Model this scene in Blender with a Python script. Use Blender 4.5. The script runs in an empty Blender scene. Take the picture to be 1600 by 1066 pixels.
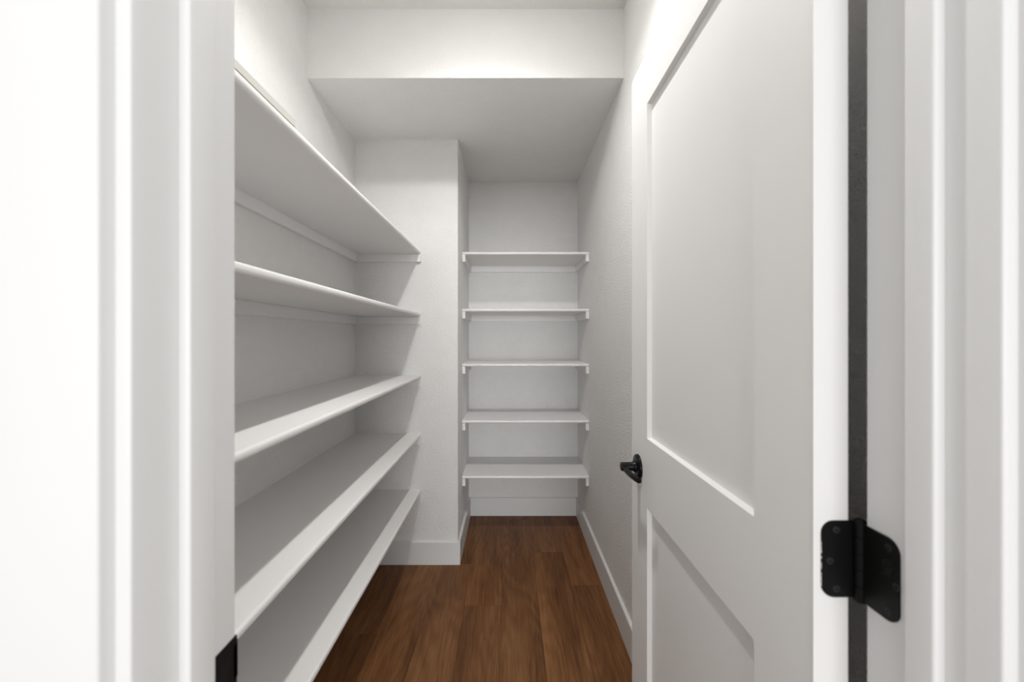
import bpy, bmesh, math, random
from mathutils import Vector, Matrix
random.seed(7)
C = bpy.context.scene.collection
S = bpy.context.scene

# ------------------------------------------------------------ camera, world, lights, exposure
F = 641.0                                   # focal length in pixels of the 1600 px wide frame
cam = bpy.data.cameras.new('camera'); co = bpy.data.objects.new('camera', cam); C.objects.link(co)
cam.sensor_width = 36.0; cam.lens = 36.0 * F / 1600
cam.shift_x = 5 / 1600; cam.shift_y = -5 / 1600
cam.clip_start = 0.02
cam.dof.use_dof = True; cam.dof.focus_distance = 2.0; cam.dof.aperture_fstop = 4.0
co.location = (0, 0, 1.30); co.rotation_euler = (math.pi / 2, 0, 0)
S.camera = co

w = bpy.data.worlds.new('world'); S.world = w; w.use_nodes = True
bg = w.node_tree.nodes['Background']
bg.inputs[0].default_value = (1.0, 0.995, 0.985, 1); bg.inputs[1].default_value = 0.80

def area(name, loc, rot, size, power, color, shape='DISK', sy=None):
    l = bpy.data.lights.new(name, 'AREA'); l.shape = shape; l.size = size
    if sy: l.size_y = sy
    l.energy = power; l.color = color
    o = bpy.data.objects.new(name, l); o.location = loc; o.rotation_euler = rot; C.objects.link(o)
    return o
def luminaire(name, loc, radius, watts, color, curve):
    """point lamp with a photometric (IES) distribution: curve = [(degrees from straight down, relative intensity)]"""
    t = bpy.data.texts.new(name + '_photometry')
    ang = ' '.join(f'{d:.1f}' for d, _ in curve); cd = ' '.join(f'{i * 1000:.1f}' for _, i in curve)
    t.from_string(f'IESNA:LM-63-1995\nTILT=NONE\n1 1000 1 {len(curve)} 1 1 2 0 0 0\n1 1 1\n{ang}\n0.0\n{cd}\n')
    l = bpy.data.lights.new(name, 'POINT'); l.shadow_soft_size = radius; l.energy = watts; l.color = color
    l.use_nodes = True; nt = l.node_tree
    em = next(n for n in nt.nodes if n.type == 'EMISSION')
    ies = nt.nodes.new('ShaderNodeTexIES'); ies.mode = 'INTERNAL'; ies.ies = t
    ies.inputs['Strength'].default_value = 1.0
    nt.links.new(ies.outputs[0], em.inputs['Strength'])
    o = bpy.data.objects.new(name, l); o.location = loc; C.objects.link(o); return o
luminaire('pantry_ceiling_lamp', (-0.10, 1.18, 2.715), 0.032, 0.67, (1.0, 0.985, 0.965),
          [(0, 1.65), (8, 1.55), (14, 1.30), (20, 1.10), (30, 0.92), (40, 0.86), (50, 0.72), (57, 0.60), (62, 0.47), (66, 0.35), (70, 0.20), (75, 0.14), (80, 0.10), (90, 0.05), (100, 0.02), (180, 0.0)])
area('hall_side_fill', (2.1, -0.9, 1.6), (math.radians(90), 0, math.radians(80)), 1.1, 9, (0.985, 0.993, 1.0), 'RECTANGLE', 1.6)  # added side fill that brightens the left jamb, no known window there
area('hall_far_fill', (0.2, -11.0, 1.45), (math.radians(90), 0, 0), 5.0, 610, (0.975, 0.988, 1.0), 'RECTANGLE', 2.3)  # invented fill light far behind the camera, lifts the back of the niche

S.view_settings.view_transform = 'Standard'; S.view_settings.look = 'None'
S.view_settings.gamma = 1; S.view_settings.use_curve_mapping = False
S.view_settings.exposure = 0.12

# ------------------------------------------------------------ materials
def new_mat(name, col, rough=0.5, spec=0.5, metal=0.0):
    m = bpy.data.materials.new(name); m.use_nodes = True
    b = m.node_tree.nodes['Principled BSDF']
    b.inputs['Base Color'].default_value = (*col, 1)
    b.inputs['Roughness'].default_value = rough
    b.inputs['Specular IOR Level'].default_value = spec
    b.inputs['Metallic'].default_value = metal
    return m, m.node_tree, b

def paint(name, col, rough, bump_scale, bump, detail=3.0, mottled=0.02, spec=0.3, dist=0.002):
    m, t, b = new_mat(name, col, rough, spec)
    tc = t.nodes.new('ShaderNodeTexCoord')
    n = t.nodes.new('ShaderNodeTexNoise'); n.inputs['Scale'].default_value = bump_scale
    n.inputs['Detail'].default_value = detail; n.inputs['Roughness'].default_value = 0.72
    t.links.new(tc.outputs['Object'], n.inputs['Vector'])
    bp = t.nodes.new('ShaderNodeBump'); bp.inputs['Strength'].default_value = bump
    bp.inputs['Distance'].default_value = dist
    t.links.new(n.outputs['Fac'], bp.inputs['Height'])
    t.links.new(bp.outputs['Normal'], b.inputs['Normal'])
    n2 = t.nodes.new('ShaderNodeTexNoise'); n2.inputs['Scale'].default_value = bump_scale * 0.12
    t.links.new(tc.outputs['Object'], n2.inputs['Vector'])
    mx = t.nodes.new('ShaderNodeMix'); mx.data_type = 'RGBA'
    mx.inputs[6].default_value = (*[c * (1 - mottled) for c in col], 1)
    mx.inputs[7].default_value = (*[min(1, c * (1 + mottled)) for c in col], 1)
    t.links.new(n2.outputs['Fac'], mx.inputs[0])
    t.links.new(mx.outputs[2], b.inputs['Base Color'])
    return m

M_wall = paint('wall_paint', (0.845, 0.838, 0.825), 0.7, 105, 1.0, mottled=0.03, dist=0.006)
M_ceil = paint('ceiling_paint', (0.845, 0.838, 0.825), 0.8, 105, 1.0, mottled=0.02, dist=0.004)
M_trim = paint('trim_paint', (0.78, 0.78, 0.772), 0.42, 40, 0.05, mottled=0.008, spec=0.4)
M_door = paint('door_paint', (0.825, 0.817, 0.806), 0.45, 50, 0.05, mottled=0.008, spec=0.35)
M_shelf = paint('shelf_paint', (0.83, 0.822, 0.813), 0.5, 60, 0.06, mottled=0.01, spec=0.35)
M_strip = paint('raw_strip', (0.64, 0.625, 0.585), 0.6, 60, 0.08, mottled=0.03)
M_black = paint('black_metal', (0.005, 0.005, 0.005), 0.42, 300, 0.05, mottled=0.2, spec=0.16)
M_black2 = paint('black_metal_gloss', (0.006, 0.006, 0.006), 0.25, 300, 0.03, mottled=0.2, spec=0.13)
M_hole = paint('screw_recess', (0.003, 0.003, 0.003), 0.6, 300, 0.05, mottled=0.2)
M_stamp = paint('stamp_grey', (0.018, 0.018, 0.0185), 0.5, 300, 0.05, mottled=0.2)
M_gasket = paint('bare_hinge_rim', (0.62, 0.62, 0.60), 0.5, 400, 0.2, mottled=0.2)

def wood(name):
    m, t, b = new_mat(name, (0.14, 0.07, 0.035), 0.48, 0.22)
    L = t.links.new; N = t.nodes.new
    tc = N('ShaderNodeTexCoord'); oi = N('ShaderNodeObjectInfo')
    mul = N('ShaderNodeMath'); mul.operation = 'MULTIPLY'; mul.inputs[1].default_value = 37.0
    L(oi.outputs['Random'], mul.inputs[0])
    add = N('ShaderNodeVectorMath'); add.operation = 'ADD'
    L(tc.outputs['Object'], add.inputs[0]); L(mul.outputs[0], add.inputs[1])
    def noise(sc, scale, detail, rough=0.55, dist=0.0):
        mp = N('ShaderNodeMapping'); mp.inputs['Scale'].default_value = sc
        L(add.outputs[0], mp.inputs['Vector'])
        n = N('ShaderNodeTexNoise'); n.inputs['Scale'].default_value = scale
        n.inputs['Detail'].default_value = detail; n.inputs['Roughness'].default_value = rough
        n.inputs['Distortion'].default_value = dist
        L(mp.outputs[0], n.inputs['Vector']); return n
    broad = noise((5.5, 0.9, 1), 1.6, 4, 0.55, 0.6)
    streak = noise((85, 2.0, 1), 1.0, 6, 0.6, 0.4)
    pores = noise((330, 12, 1), 1.0, 4, 0.6)
    # growth-ring arcs: contour lines of a smooth stretched field
    field = noise((6.0, 0.75, 1), 1.0, 1.5, 0.4, 0.2)
    k = N('ShaderNodeMath'); k.operation = 'MULTIPLY'; k.inputs[1].default_value = 130
    L(field.outputs['Fac'], k.inputs[0])
    sn = N('ShaderNodeMath'); sn.operation = 'SINE'; L(k.outputs[0], sn.inputs[0])
    def mth(op, a, bb):
        x = N('ShaderNodeMath'); x.operation = op
        for i, v in enumerate((a, bb)):
            if isinstance(v, (int, float)): x.inputs[i].default_value = v
            else: L(v, x.inputs[i])
        return x.outputs[0]
    f = mth('MULTIPLY', broad.outputs['Fac'], 0.51)
    f = mth('ADD', f, mth('MULTIPLY', streak.outputs['Fac'], 0.27))
    f = mth('ADD', f, mth('MULTIPLY', pores.outputs['Fac'], 0.34))
    f = mth('ADD', f, mth('MULTIPLY', sn.outputs[0], 0.028))
    cr = N('ShaderNodeValToRGB'); e = cr.color_ramp.elements
    e[0].position = 0.38; e[0].color = (0.080, 0.030, 0.0095, 1)
    e[1].position = 0.76; e[1].color = (0.305, 0.144, 0.060, 1)
    e.new(0.555).color = (0.184, 0.078, 0.0275, 1)
    L(f, cr.inputs[0])
    mx = N('ShaderNodeMix'); mx.data_type = 'RGBA'; mx.blend_type = 'MULTIPLY'; mx.inputs[0].default_value = 1
    L(cr.outputs[0], mx.inputs[6]); L(oi.outputs['Color'], mx.inputs[7])
    L(mx.outputs[2], b.inputs['Base Color'])
    rr = mth('ADD', mth('MULTIPLY', streak.outputs['Fac'], 0.2), 0.36); L(rr, b.inputs['Roughness'])
    bp = N('ShaderNodeBump'); bp.inputs['Strength'].default_value = 0.25; bp.inputs['Distance'].default_value = 0.001
    L(pores.outputs['Fac'], bp.inputs['Height']); L(bp.outputs[0], b.inputs['Normal'])
    return m
M_wood = wood('walnut_stained_plank')
M_sub = paint('subfloor', (0.02, 0.012, 0.008), 0.9, 60, 0.1)

# ------------------------------------------------------------ helpers
def tag(o, label=None, cat=None, group=None, kind=None):
    for k, v in (('label', label), ('category', cat), ('group', group), ('kind', kind)):
        if v: o[k] = v
    return o

def empty(name, loc, rotz=0, parent=None):
    o = bpy.data.objects.new(name, None); C.objects.link(o); o.empty_display_size = 0.05
    o.location = loc; o.rotation_euler = (0, 0, rotz)
    if parent: o.parent = parent
    return o

def obj(name, bm, mat, parent=None, loc=(0, 0, 0), smooth=False):
    bmesh.ops.recalc_face_normals(bm, faces=bm.faces)
    me = bpy.data.meshes.new(name); bm.to_mesh(me); bm.free()
    me.materials.append(mat)
    if smooth:
        for p in me.polygons: p.use_smooth = True
        me.set_sharp_from_angle(angle=math.radians(40))
    o = bpy.data.objects.new(name, me); C.objects.link(o); o.location = loc
    if parent: o.parent = parent
    return o

def box(bm, x0, x1, y0, y1, z0, z1, bev=0.0, seg=2, edges=None):
    r = bmesh.ops.create_cube(bm, size=1)
    vs = r['verts']
    for v in vs:
        v.co = Vector(((x0 + x1) / 2 + v.co.x * (x1 - x0), (y0 + y1) / 2 + v.co.y * (y1 - y0), (z0 + z1) / 2 + v.co.z * (z1 - z0)))
    if bev > 0:
        es = list({e for v in vs for e in v.link_edges})
        if edges: es = [e for e in es if edges((e.verts[0].co + e.verts[1].co) / 2)]
        bmesh.ops.bevel(bm, geom=es, offset=bev, segments=seg, profile=0.5, affect='EDGES')
    return bm

def bx(*a, **k): return box(bmesh.new(), *a, **k)

def prism(pts, axis, a, b):
    """closed outline pts swept from a to b along axis: 'y' -> pts are (x, z); 'x' -> (y, z); 'z' -> (x, y)"""
    bm = bmesh.new()
    def p(q, t):
        return {'y': (q[0], t, q[1]), 'x': (t, q[0], q[1]), 'z': (q[0], q[1], t)}[axis]
    A = [bm.verts.new(p(q, a)) for q in pts]; B = [bm.verts.new(p(q, b)) for q in pts]
    n = len(pts)
    for i in range(n): bm.faces.new((A[i], A[(i + 1) % n], B[(i + 1) % n], B[i]))
    bm.faces.new(A); bm.faces.new(B[::-1])
    return bm

def cyl(bm, p0, p1, r0, r1=None, n=24):
    p0 = Vector(p0); p1 = Vector(p1); d = p1 - p0
    q = d.to_track_quat('Z', 'Y').to_matrix().to_4x4()
    bmesh.ops.create_cone(bm, cap_ends=True, segments=n, radius1=r0, radius2=r0 if r1 is None else r1, depth=d.length,
                          matrix=Matrix.Translation((p0 + p1) / 2) @ q)
    return bm

def lathe_x(prof, n=36):
    """profile [(x, r)] turned about the x axis"""
    bm = bmesh.new(); rings = []
    for x, r in prof:
        rings.append([bm.verts.new((x, r * math.cos(2 * math.pi * i / n), r * math.sin(2 * math.pi * i / n))) for i in range(n)])
    for a, b in zip(rings, rings[1:]):
        for i in range(n): bm.faces.new((a[i], a[(i + 1) % n], b[(i + 1) % n], b[i]))
    bm.faces.new(rings[0]); bm.faces.new(rings[-1][::-1])
    return bm

def round_rect(u0, u1, v0, v1, r, n=6):
    """outline of a rectangle with corner radii r = (u0v0, u1v0, u1v1, u0v1)"""
    pts = []
    for (cu, cv, a0, rr) in ((u0, v0, 180, r[0]), (u1, v0, 270, r[1]), (u1, v1, 0, r[2]), (u0, v1, 90, r[3])):
        su = 1 if cu == u0 else -1; sv = 1 if cv == v0 else -1
        if rr <= 0: pts.append((cu, cv)); continue
        for i in range(n + 1):
            a = math.radians(a0 + 90 * i / n)
            pts.append((cu + su * rr + rr * math.cos(a), cv + sv * rr + rr * math.sin(a)))
    return pts

# ------------------------------------------------------------ plan (metres; camera at x=0, y=0, looking along +y)
XL, XR = -0.884, 0.505           # pantry side walls
YF, YB = 0.4666, 3.008           # door wall inner face, niche back wall
YH = 0.337                       # hall face of the door wall
XC, YC = -0.2925, 2.361          # the boxed-out corner: its right face and its front face
YS, ZS, ZC = 1.80, 2.440, 2.743  # soffit front, soffit underside, ceiling
JL, JR = -0.3108, 0.4062         # jamb faces of the doorway
T = 0.115

def struct(name, bm, mat, label=None, cat=None, parent=None, loc=(0, 0, 0), smooth=False):
    o = obj(name, bm, mat, parent, loc, smooth)
    if not parent: tag(o, label, cat, kind='structure')
    return o

# ------------------------------------------------------------ room shell
struct('wall_left', bx(XL - T, XL, YF - 0.01, YB + T, 0, ZC), M_wall, 'plain off-white wall behind the long shelves', 'wall')
struct('wall_right', bx(XR, XR + T, YF - 0.01, YB + T, 0, ZC), M_wall, 'off-white textured wall behind the open door', 'wall')
struct('wall_back', bx(XL, XR, YB, YB + T, 0, ZC), M_wall, 'off-white wall at the back of the shelf niche', 'wall')
struct('wall_corner', bx(XL, XC, YC, YB, 0, ZS, bev=0.004, seg=3, edges=lambda c: c.x > XC - 0.01 and c.y < YC + 0.01 and 0.5 < c.z < 2),
       M_wall, 'boxed-out white wall corner between the long shelves and the narrow niche', 'wall', smooth=True)
struct('ceiling', bx(XL - T, XR + T, YH, YS, ZC, ZC + 0.1), M_ceil, 'high white ceiling above the front of the pantry', 'ceiling')
struct('ceiling_soffit', bx(XL, XR, YS, YB, ZS, ZC + 0.1, bev=0.003, seg=2, edges=lambda c: c.y < YS + 0.01 and c.z < ZS + 0.01),
       M_ceil, 'lowered white soffit over the back of the pantry', 'soffit')
wf = bmesh.new()
box(wf, -2.0, JL - 0.017, YH, YF, 0, ZC); box(wf, JR + 0.017, 2.0, YH, YF, 0, ZC); box(wf, JL - 0.017, JR + 0.017, YH, YF, 2.065, ZC)
struct('wall_front', wf, M_wall, 'wall around the pantry doorway', 'wall')

# floor: sub-floor slab with one plank object per board
floor = struct('floor', bx(-2.0, 2.0, -1.6, YB, -0.06, -0.0125), M_sub, 'dark brown wood plank floor running towards the niche', 'floor')
PW, PL = 0.18, 1.5
joints = {-6: 1.25, -5: 0.7, -4: 1.80, -3: 1.18, -2: 0.86, -1: 0.49, 0: 1.43, 1: 0.987, 2: 0.654, 3: 1.1}
tint = {}
row_x0 = -0.035
for r in range(-6, 4):
    x0 = row_x0 + (r) * PW
    lo = max(x0, XL if r < 3 else x0); hi = min(x0 + PW, XR if r < 3 else 9)
    j = joints[r]
    while j > -1.6: j -= PL
    y = j
    while y < YB:
        ya, yb = max(y, -1.6), min(y + PL, YB)
        if yb - ya > 0.02:
            g = 0.0002
            bm = bx(-PW / 2 + g, PW / 2 - g, -(yb - ya) / 2 + g, (yb - ya) / 2 - g, -0.012, 0, bev=0.0005, seg=1,
                    edges=lambda c: c.z > -0.001)
            p = obj('plank', bm, M_wood, floor, (x0 + PW / 2, (ya + yb) / 2, 0))
            v = random.uniform(0.86, 1.12); q = random.uniform(-0.03, 0.03)
            key = (r, round(y, 2))
            p.color = (v * (1 + q), v, v * (1 - q), 1)
            tint[key] = p
        y += PL

# baseboards
BH, BT = 0.132, 0.014
def base_x(name, x0, x1, y, label):      # board on a wall that faces -y
    pts = [(y, 0), (y - BT, 0), (y - BT, BH - 0.003), (y - BT + 0.003, BH), (y, BH)]
    return struct(name, prism(pts, 'x', x0, x1), M_trim, label, 'baseboard')
def base_y(name, y0, y1, x, s, label):   # board on a wall that faces s*x
    pts = [(x, 0), (x + s * BT, 0), (x + s * BT, BH - 0.003), (x + s * (BT - 0.003), BH), (x, BH)]
    return struct(name, prism(pts, 'y', y0, y1), M_trim, label, 'baseboard')
base_y('baseboard_right', YF, YB, XR, -1, 'long white baseboard along the right wall behind the door')
base_x('baseboard_back', XC + BT, XR - BT, YB, 'short white baseboard under the lowest niche shelf')
base_x('baseboard_corner', XL, XC + BT, YC, 'white baseboard across the boxed-out corner')
base_y('baseboard_niche', YC, YB, XC, 1, 'white baseboard on the left side of the niche')
base_y('baseboard_left', YF, YC - BT, XL, 1, 'white baseboard under the long left shelves')

# ------------------------------------------------------------ doorway trim
def vert_board(x0, x1, y0, y1, z1, bev, name, parent=None, label=None, cat=None, near=9.0):
    return struct(name, bx(x0, x1, y0, y1, 0, z1, bev=bev, seg=3, edges=lambda c: 0.1 < c.z < z1 - 0.1 and c.y < near), M_trim, label, cat, parent, smooth=True)
HJ = 2.048
jamb_l = vert_board(JL - 0.018, JL, YH, YF, HJ, 0.0025, 'trim_1', label='white left door jamb with the black strike plate', cat='door jamb')
jamb_r = vert_board(JR, JR + 0.018, YH, YF, HJ, 0.0025, 'trim_2', label='white right door jamb carrying the black hinge', cat='door jamb')
ST0, ST1, SP = 0.3850, 0.4200, 0.0115
vert_board(JL - 0.001, JL + SP, ST0, ST1, HJ, 0.0028, 'door_stop', jamb_l)
vert_board(JR - SP, JR + 0.001, ST0 - 0.004, ST1 - 0.0095, HJ, 0.0028, 'door_stop', jamb_r)
vert_board(JL - 0.013 - 0.089, JL - 0.013, YH - 0.014, YH, HJ + 0.1, 0.003, 'trim_3', near=YH - 0.01, label='flat white door casing on the left edge of the photo', cat='door casing')
vert_board(JR + 0.013, JR + 0.013 + 0.089, YH - 0.014, YH, HJ + 0.1, 0.003, 'trim_4', near=YH - 0.01, label='flat white door casing on the right edge of the photo', cat='door casing')

struct('trim_5', bx(JL - 0.018, JR + 0.018, YH, YF, HJ, HJ + 0.018), M_trim, 'white head jamb across the top of the doorway', 'door jamb')
struct('trim_6', bx(JL - 0.013, JR + 0.013, YH - 0.014, YH, HJ + 0.011, HJ + 0.1), M_trim, 'white head casing across the top of the doorway', 'door casing')

# strike plate let into the left jamb
ZH = 0.946
sp = bmesh.new()
ZH = 0.9335
outer = [(0.4320, ZH - 0.0285), (0.4672, ZH - 0.0285), (0.4672, ZH + 0.0285), (0.4222, ZH + 0.0285), (0.4222, ZH + 0.0192), (0.4300, ZH + 0.0192), (0.4320, ZH + 0.0170)]
sp = prism(outer, 'x', JL - 0.0005, JL + 0.0012)
strike = obj('strike_plate', sp, M_black, jamb_l)
strike['label'] = 'black metal strike plate'
obj('latch_hole', prism(round_rect(0.4370, 0.4530, ZH - 0.013, ZH + 0.013, (0.002,) * 4, 3), 'x', JL + 0.0010, JL + 0.0014), M_hole, strike)
lip = prism([(JL + 0.0012, 0.462), (JL + 0.0012, 0.4685), (JL - 0.003, 0.4745), (JL - 0.0045, 0.4745), (JL - 0.0005, 0.4672), (JL - 0.0005, 0.462)], 'z', ZH - 0.019, ZH + 0.019)
obj('strike_lip', lip, M_black, strike)

ZH = 0.946
# ------------------------------------------------------------ the open door (local frame: x away from its camera-side face, y from hinge to latch edge)
DX, DY = 0.3570, 0.4790
DW, DT, DZ0, DZ1 = 0.711, 0.0400, 0.010, 2.040
door = empty('door_1', (DX, DY, 0), math.radians(0.0))
tag(door, 'white two-panel door standing open against the right side', 'door', kind='structure')
openings = [(0.1185, 0.5805, 1.0395, 1.9050), (0.1185, 0.5805, 0.240, 0.8600)]
def door_leaf():
    bm = bmesh.new()
    ys = [0, 0.1185, 0.5805, DW]; zs = [DZ0, 0.240, 0.860, 1.0395, 1.905, DZ1]
    holes = {(1, 1), (1, 3)}
    rec, ins = 0.0115, 0.003
    for side, sx in ((0.0, 1), (DT, -1)):
        V = {}
        def v(y, z, x):
            k = (round(y, 5), round(z, 5), round(x, 5))
            if k not in V: V[k] = bm.verts.new((x, y, z))
            return V[k]
        for i in range(3):
            for j in range(5):
                y0, y1, z0, z1 = ys[i], ys[i + 1], zs[j], zs[j + 1]
                if (i, j) in holes:
                    x2 = side + sx * rec
                    o = [v(y0, z0, side), v(y1, z0, side), v(y1, z1, side), v(y0, z1, side)]
                    n = [v(y0 + ins, z0 + ins, x2), v(y1 - ins, z0 + ins, x2), v(y1 - ins, z1 - ins, x2), v(y0 + ins, z1 - ins, x2)]
                    for q in range(4): bm.faces.new((o[q], o[(q + 1) % 4], n[(q + 1) % 4], n[q]))
                else:
                    bm.faces.new((v(y0, z0, side), v(y1, z0, side), v(y1, z1, side), v(y0, z1, side)))
    bm.verts.ensure_lookup_table()
    # edges of the slab (hinge, latch, top, bottom)
    for y in (0, DW):
        for j in range(5):
            bm.faces.new([bm.verts.new(p) for p in ((0, y, zs[j]), (DT, y, zs[j]), (DT, y, zs[j + 1]), (0, y, zs[j + 1]))])
    for z in (DZ0, DZ1):
        for i in range(3):
            bm.faces.new([bm.verts.new(p) for p in ((0, ys[i], z), (DT, ys[i], z), (DT, ys[i + 1], z), (0, ys[i + 1], z))])
    bmesh.ops.remove_doubles(bm, verts=bm.verts, dist=1e-5)
    es = [e for e in bm.edges if all((abs(q.co.x) < 1e-5 or abs(q.co.x - DT) < 1e-5) for q in e.verts)
          and all((abs(q.co.y) < 1e-5 or abs(q.co.y - DW) < 1e-5) for q in e.verts)
          and abs(e.verts[0].co.z - e.verts[1].co.z) > 1e-4]
    bmesh.ops.bevel(bm, geom=es, offset=0.0015, segments=2, profile=0.5, affect='EDGES')
    return bm
obj('door_leaf', door_leaf(), M_door, door)
for (y0, y1, z0, z1) in openings:
    obj('door_panel', bx(0.0115, DT - 0.0115, y0 + 0.0029, y1 - 0.0029, z0 + 0.0029, z1 - 0.0029), M_door, door)

# lever handle
handle = empty('door_handle', (0, DW - 0.0620, ZH), 0, door); handle['label'] = 'black lever handle'
obj('rosette', lathe_x([(0.0, 0.0335), (-0.004, 0.0335), (-0.0065, 0.0322), (-0.0085, 0.0285), (-0.0095, 0.022), (-0.0098, 0.015)]), M_black2, handle, smooth=True)
obj('stem', lathe_x([(-0.0095, 0.0155), (-0.013, 0.0150), (-0.016, 0.0132), (-0.020, 0.0120), (-0.046, 0.0120), (-0.0485, 0.0112), (-0.0495, 0.009)]), M_black2, handle, smooth=True)
def lever():
    bm = bmesh.new(); rings = []
    #        y      xa      xb     z0      z1
    for (y, xa, xb, z0, z1) in ((0.008, -0.0462, -0.033, -0.0098, 0.0060), (-0.012, -0.0462, -0.0335, -0.0104, 0.0040), (-0.035, -0.0450, -0.033, -0.0108, 0.0028),
                                (-0.065, -0.0425, -0.031, -0.0112, 0.0022), (-0.088, -0.0385, -0.0275, -0.0114, 0.0018), (-0.099, -0.0355, -0.0245, -0.0112, 0.0016)):
        o = round_rect(xa, xb, z0, z1, (0.0035,) * 4, 3)
        rings.append([bm.verts.new((p[0], y, p[1])) for p in o])
    n = len(rings[0])
    for a, b in zip(rings, rings[1:]):
        for i in range(n): bm.faces.new((a[i], a[(i + 1) % n], b[(i + 1) % n], b[i]))
    bm.faces.new(rings[0]); bm.faces.new(rings[-1][::-1])
    return bm
obj('lever', lever(), M_black2, handle, smooth=True)

# hinge: leaf on the door edge, leaf on the jamb, knuckles around the pin
PX, PY, ZP = 0.4055, 0.4735, 1.0425
hinge = empty('hinge', (PX - DX, PY - DY, ZP), 0, door); hinge['label'] = 'black metal door hinge with rounded corners'
hh = 0.0445
y_edge = DY - PY                                   # door edge plane in hinge frame
R = 0.0145
pl = prism(round_rect(-0.0415, -0.002, -hh, hh, (R, 0.001, 0.001, R)), 'y', y_edge - 0.0018, y_edge + 0.0012)
obj('hinge_leaf', pl, M_black, hinge)
xj = JR - PX
pj = prism(round_rect(0.4250 - PY, YF - PY + 0.006, -hh, hh, (R, 0.001, 0.001, R)), 'x', xj - 0.0018, xj + 0.0008)
obj('hinge_leaf', pj, M_black, hinge)
for i in range(5):
    z0 = -0.0465 + i * 0.0186; z1 = z0 + 0.0181
    b = bmesh.new(); cyl(b, (0, 0, z0), (0, 0, z1), 0.0062, n=24)
    bmesh.ops.bevel(b, geom=[e for e in b.edges if abs(e.verts[0].co.z - e.verts[1].co.z) < 1e-6], offset=0.0004, segments=1, affect='EDGES')
    obj('knuckle', b, M_black, hinge, smooth=True)
b = bmesh.new(); cyl(b, (0, 0, -0.0470), (0, 0, 0.0470), 0.0050, n=20); cyl(b, (0, 0, 0.0463), (0, 0, 0.0482), 0.0058, 0.0040, n=20)
obj('pin', b, M_black2, hinge, smooth=True)
def screw(p, axis):
    b = bmesh.new(); d = Vector(axis)
    p = Vector(p)
    cyl(b, p, p + d * 0.0008, 0.0042, 0.0036, 18)
    s = obj('screw', b, M_stamp, hinge, smooth=True)
    return s
for (x, z) in ((-0.0245, 0.0340), (-0.0320, -0.002), (-0.0245, -0.0345)):
    screw((x, y_edge - 0.0017, z), (0, -1, 0))
    b = bmesh.new(); cyl(b, (x, y_edge - 0.0024, z), (x, y_edge - 0.0028, z), 0.0018, n=10)
    obj('screw_slot', b, M_hole, hinge)
for (y, z) in ((0.4370 - PY, 0.0335), (0.4280 - PY, -0.003), (0.4370 - PY, -0.0340)):
    screw((xj - 0.0017, y, z), (-1, 0, 0))
    b = bmesh.new(); cyl(b, (xj - 0.0024, y, z), (xj - 0.0028, y, z), 0.0018, n=10)
    obj('screw_slot', b, M_hole, hinge)
# faint round stamp on the jamb leaf: a ring with an S stroke and a slash below it
b = bmesh.new()
yc, zc = 0.4385 - PY, 0.0135
def ribbon(pts, wd):
    for a, c in zip(pts, pts[1:]):
        d = (Vector(c) - Vector(a)); nrm = Vector((-d.y, d.x)).normalized() * wd / 2
        q = [Vector(a) + nrm, Vector(a) - nrm, Vector(c) - nrm, Vector(c) + nrm]
        lo = [b.verts.new((xj - 0.0016, u.x, u.y)) for u in q]; hi = [b.verts.new((xj - 0.00205, u.x, u.y)) for u in q]
        b.faces.new(hi)
        for i in range(4): b.faces.new((lo[i], lo[(i + 1) % 4], hi[(i + 1) % 4], hi[i]))
ribbon([(yc + 0.0052 * math.cos(a * math.pi / 10), zc + 0.0062 * math.sin(a * math.pi / 10)) for a in range(21)], 0.0008)
ribbon([(yc - 0.002, zc + 0.0028), (yc + 0.001, zc + 0.0034), (yc + 0.002, zc + 0.0016), (yc - 0.002, zc - 0.0012), (yc - 0.001, zc - 0.0034), (yc + 0.002, zc - 0.0028)], 0.0008)
ribbon([(yc + 0.006, zc - 0.0100), (yc - 0.004, zc - 0.0085)], 0.0009)
obj('stamp_mark', b, M_stamp, hinge)
# bare rim where paint chipped off along the mortise edge
b = bmesh.new(); z = -0.031
while z < 0.020:
    l = random.uniform(0.0012, 0.0042)
    if random.random() < 0.85: box(b, -0.04215, -0.0414, y_edge - 0.0017, y_edge, z, z + l)
    z += l + random.uniform(0.0004, 0.0014)
o = obj('chipped_rim', b, M_gasket, hinge); o['kind'] = 'stuff'

# ------------------------------------------------------------ shelves
def nosed(depth, t, n=5, r=0.0085):
    """shelf section: (u, z), u from 0 (wall) to depth (eased front edge)"""
    pts = [(0, -t)]
    for cz, a0 in ((-t + r, -90), (-r, 0)):
        for i in range(n + 1):
            a = math.radians(a0 + 90 * i / n)
            pts.append((depth - r + r * math.cos(a), cz + r * math.sin(a)))
    pts.append((0, 0))
    return pts

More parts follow.
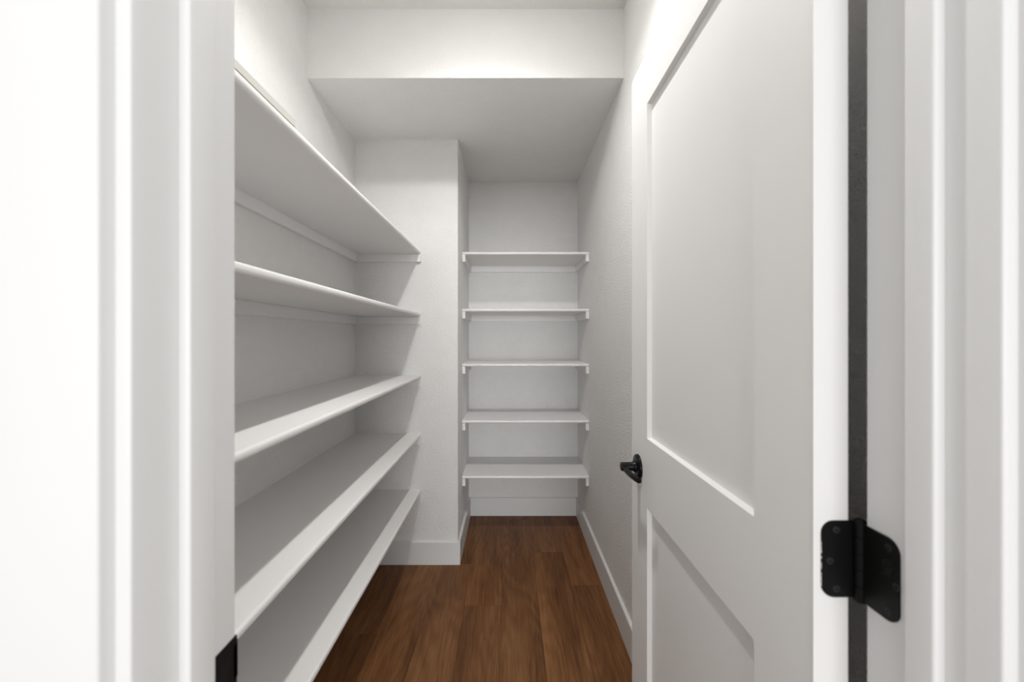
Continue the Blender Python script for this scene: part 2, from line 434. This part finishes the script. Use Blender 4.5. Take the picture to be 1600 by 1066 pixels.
TL, DL = 0.0215, 0.378
CH, CT = 0.045, 0.019
def shelf_left():
    e = empty('long_shelf', (XL, YF, 0))
    L = YC - YF
    obj('shelf_board', prism(nosed(DL, TL), 'y', 0, L), M_shelf, e, smooth=True)
    obj('wall_cleat', bx(0, CT, 0, L - CT, -TL - CH, -TL, bev=0.0012, seg=1), M_shelf, e)
    obj('end_cleat', bx(0, DL + 0.0015, L - CT, L, -TL - CH, -TL, bev=0.0012, seg=1), M_shelf, e)
    return e
def shelf_niche():
    e = empty('niche_shelf', (XC, YB, 0))
    D = YB - 2.583; Wd = XR - XC; t = 0.0175
    pts = [(-u, z) for u, z in nosed(D, t)]
    obj('shelf_board', prism(pts, 'x', 0, Wd), M_shelf, e, smooth=True)
    obj('wall_cleat', bx(CT, Wd - CT, -CT, 0, -t - CH, -t, bev=0.0012, seg=1), M_shelf, e)
    obj('end_cleat', bx(0, CT, -D, 0, -t - CH, -t, bev=0.0012, seg=1), M_shelf, e)
    obj('end_cleat', bx(Wd - CT, Wd, -D, 0, -t - CH, -t, bev=0.0012, seg=1), M_shelf, e)
    return e
def copy_tree(o):
    c = o.copy(); C.objects.link(c)
    for ch in list(o.children):
        d = ch.copy(); C.objects.link(d); d.parent = c
    return c
ll = [(1.8000, 'long white left-wall shelf, topmost, with a loose strip lying on it'),
      (1.4440, 'long white left-wall shelf, second from the top, at eye level'),
      (1.0860, 'long white left-wall shelf in the middle of the five'),
      (0.7520, 'long white left-wall shelf, second from the bottom'),
      (0.4260, 'long white left-wall shelf, lowest one, just above the wood floor')]
src = shelf_left()
for i, (z, lab) in enumerate(ll):
    o = src if i == 0 else copy_tree(src)
    o.location.z = z; tag(o, lab, 'shelf', 'long shelves on the left wall')
nl = [(1.8420, 'short white niche shelf, topmost of five at the back'),
      (1.4830, 'short white niche shelf, second from the top at the back'),
      (1.1360, 'short white niche shelf in the middle of the back five'),
      (0.7790, 'short white niche shelf, second from the bottom at the back'),
      (0.4280, 'short white niche shelf, lowest at the back, above the baseboard')]
src = shelf_niche()
for i, (z, lab) in enumerate(nl):
    o = src if i == 0 else copy_tree(src)
    o.location.z = z; tag(o, lab, 'shelf', 'short shelves in the back niche')

# loose strip lying near the front edge of the topmost long shelf
sx = XL + DL - 0.0085
zs = 1.8004
pts = [(sx - 0.034, zs), (sx, zs), (sx, zs + 0.0045), (sx - 0.012, zs + 0.0045), (sx - 0.012, zs + 0.0075), (sx, zs + 0.0075),
       (sx, zs + 0.0240), (sx - 0.0015, zs + 0.0255), (sx - 0.034, zs + 0.0255)]
tag(obj('wood_strip', prism(pts, 'y', 0.55, 0.990), M_strip), 'pale beige loose strip lying on the topmost left shelf by its front edge', 'wood strip')
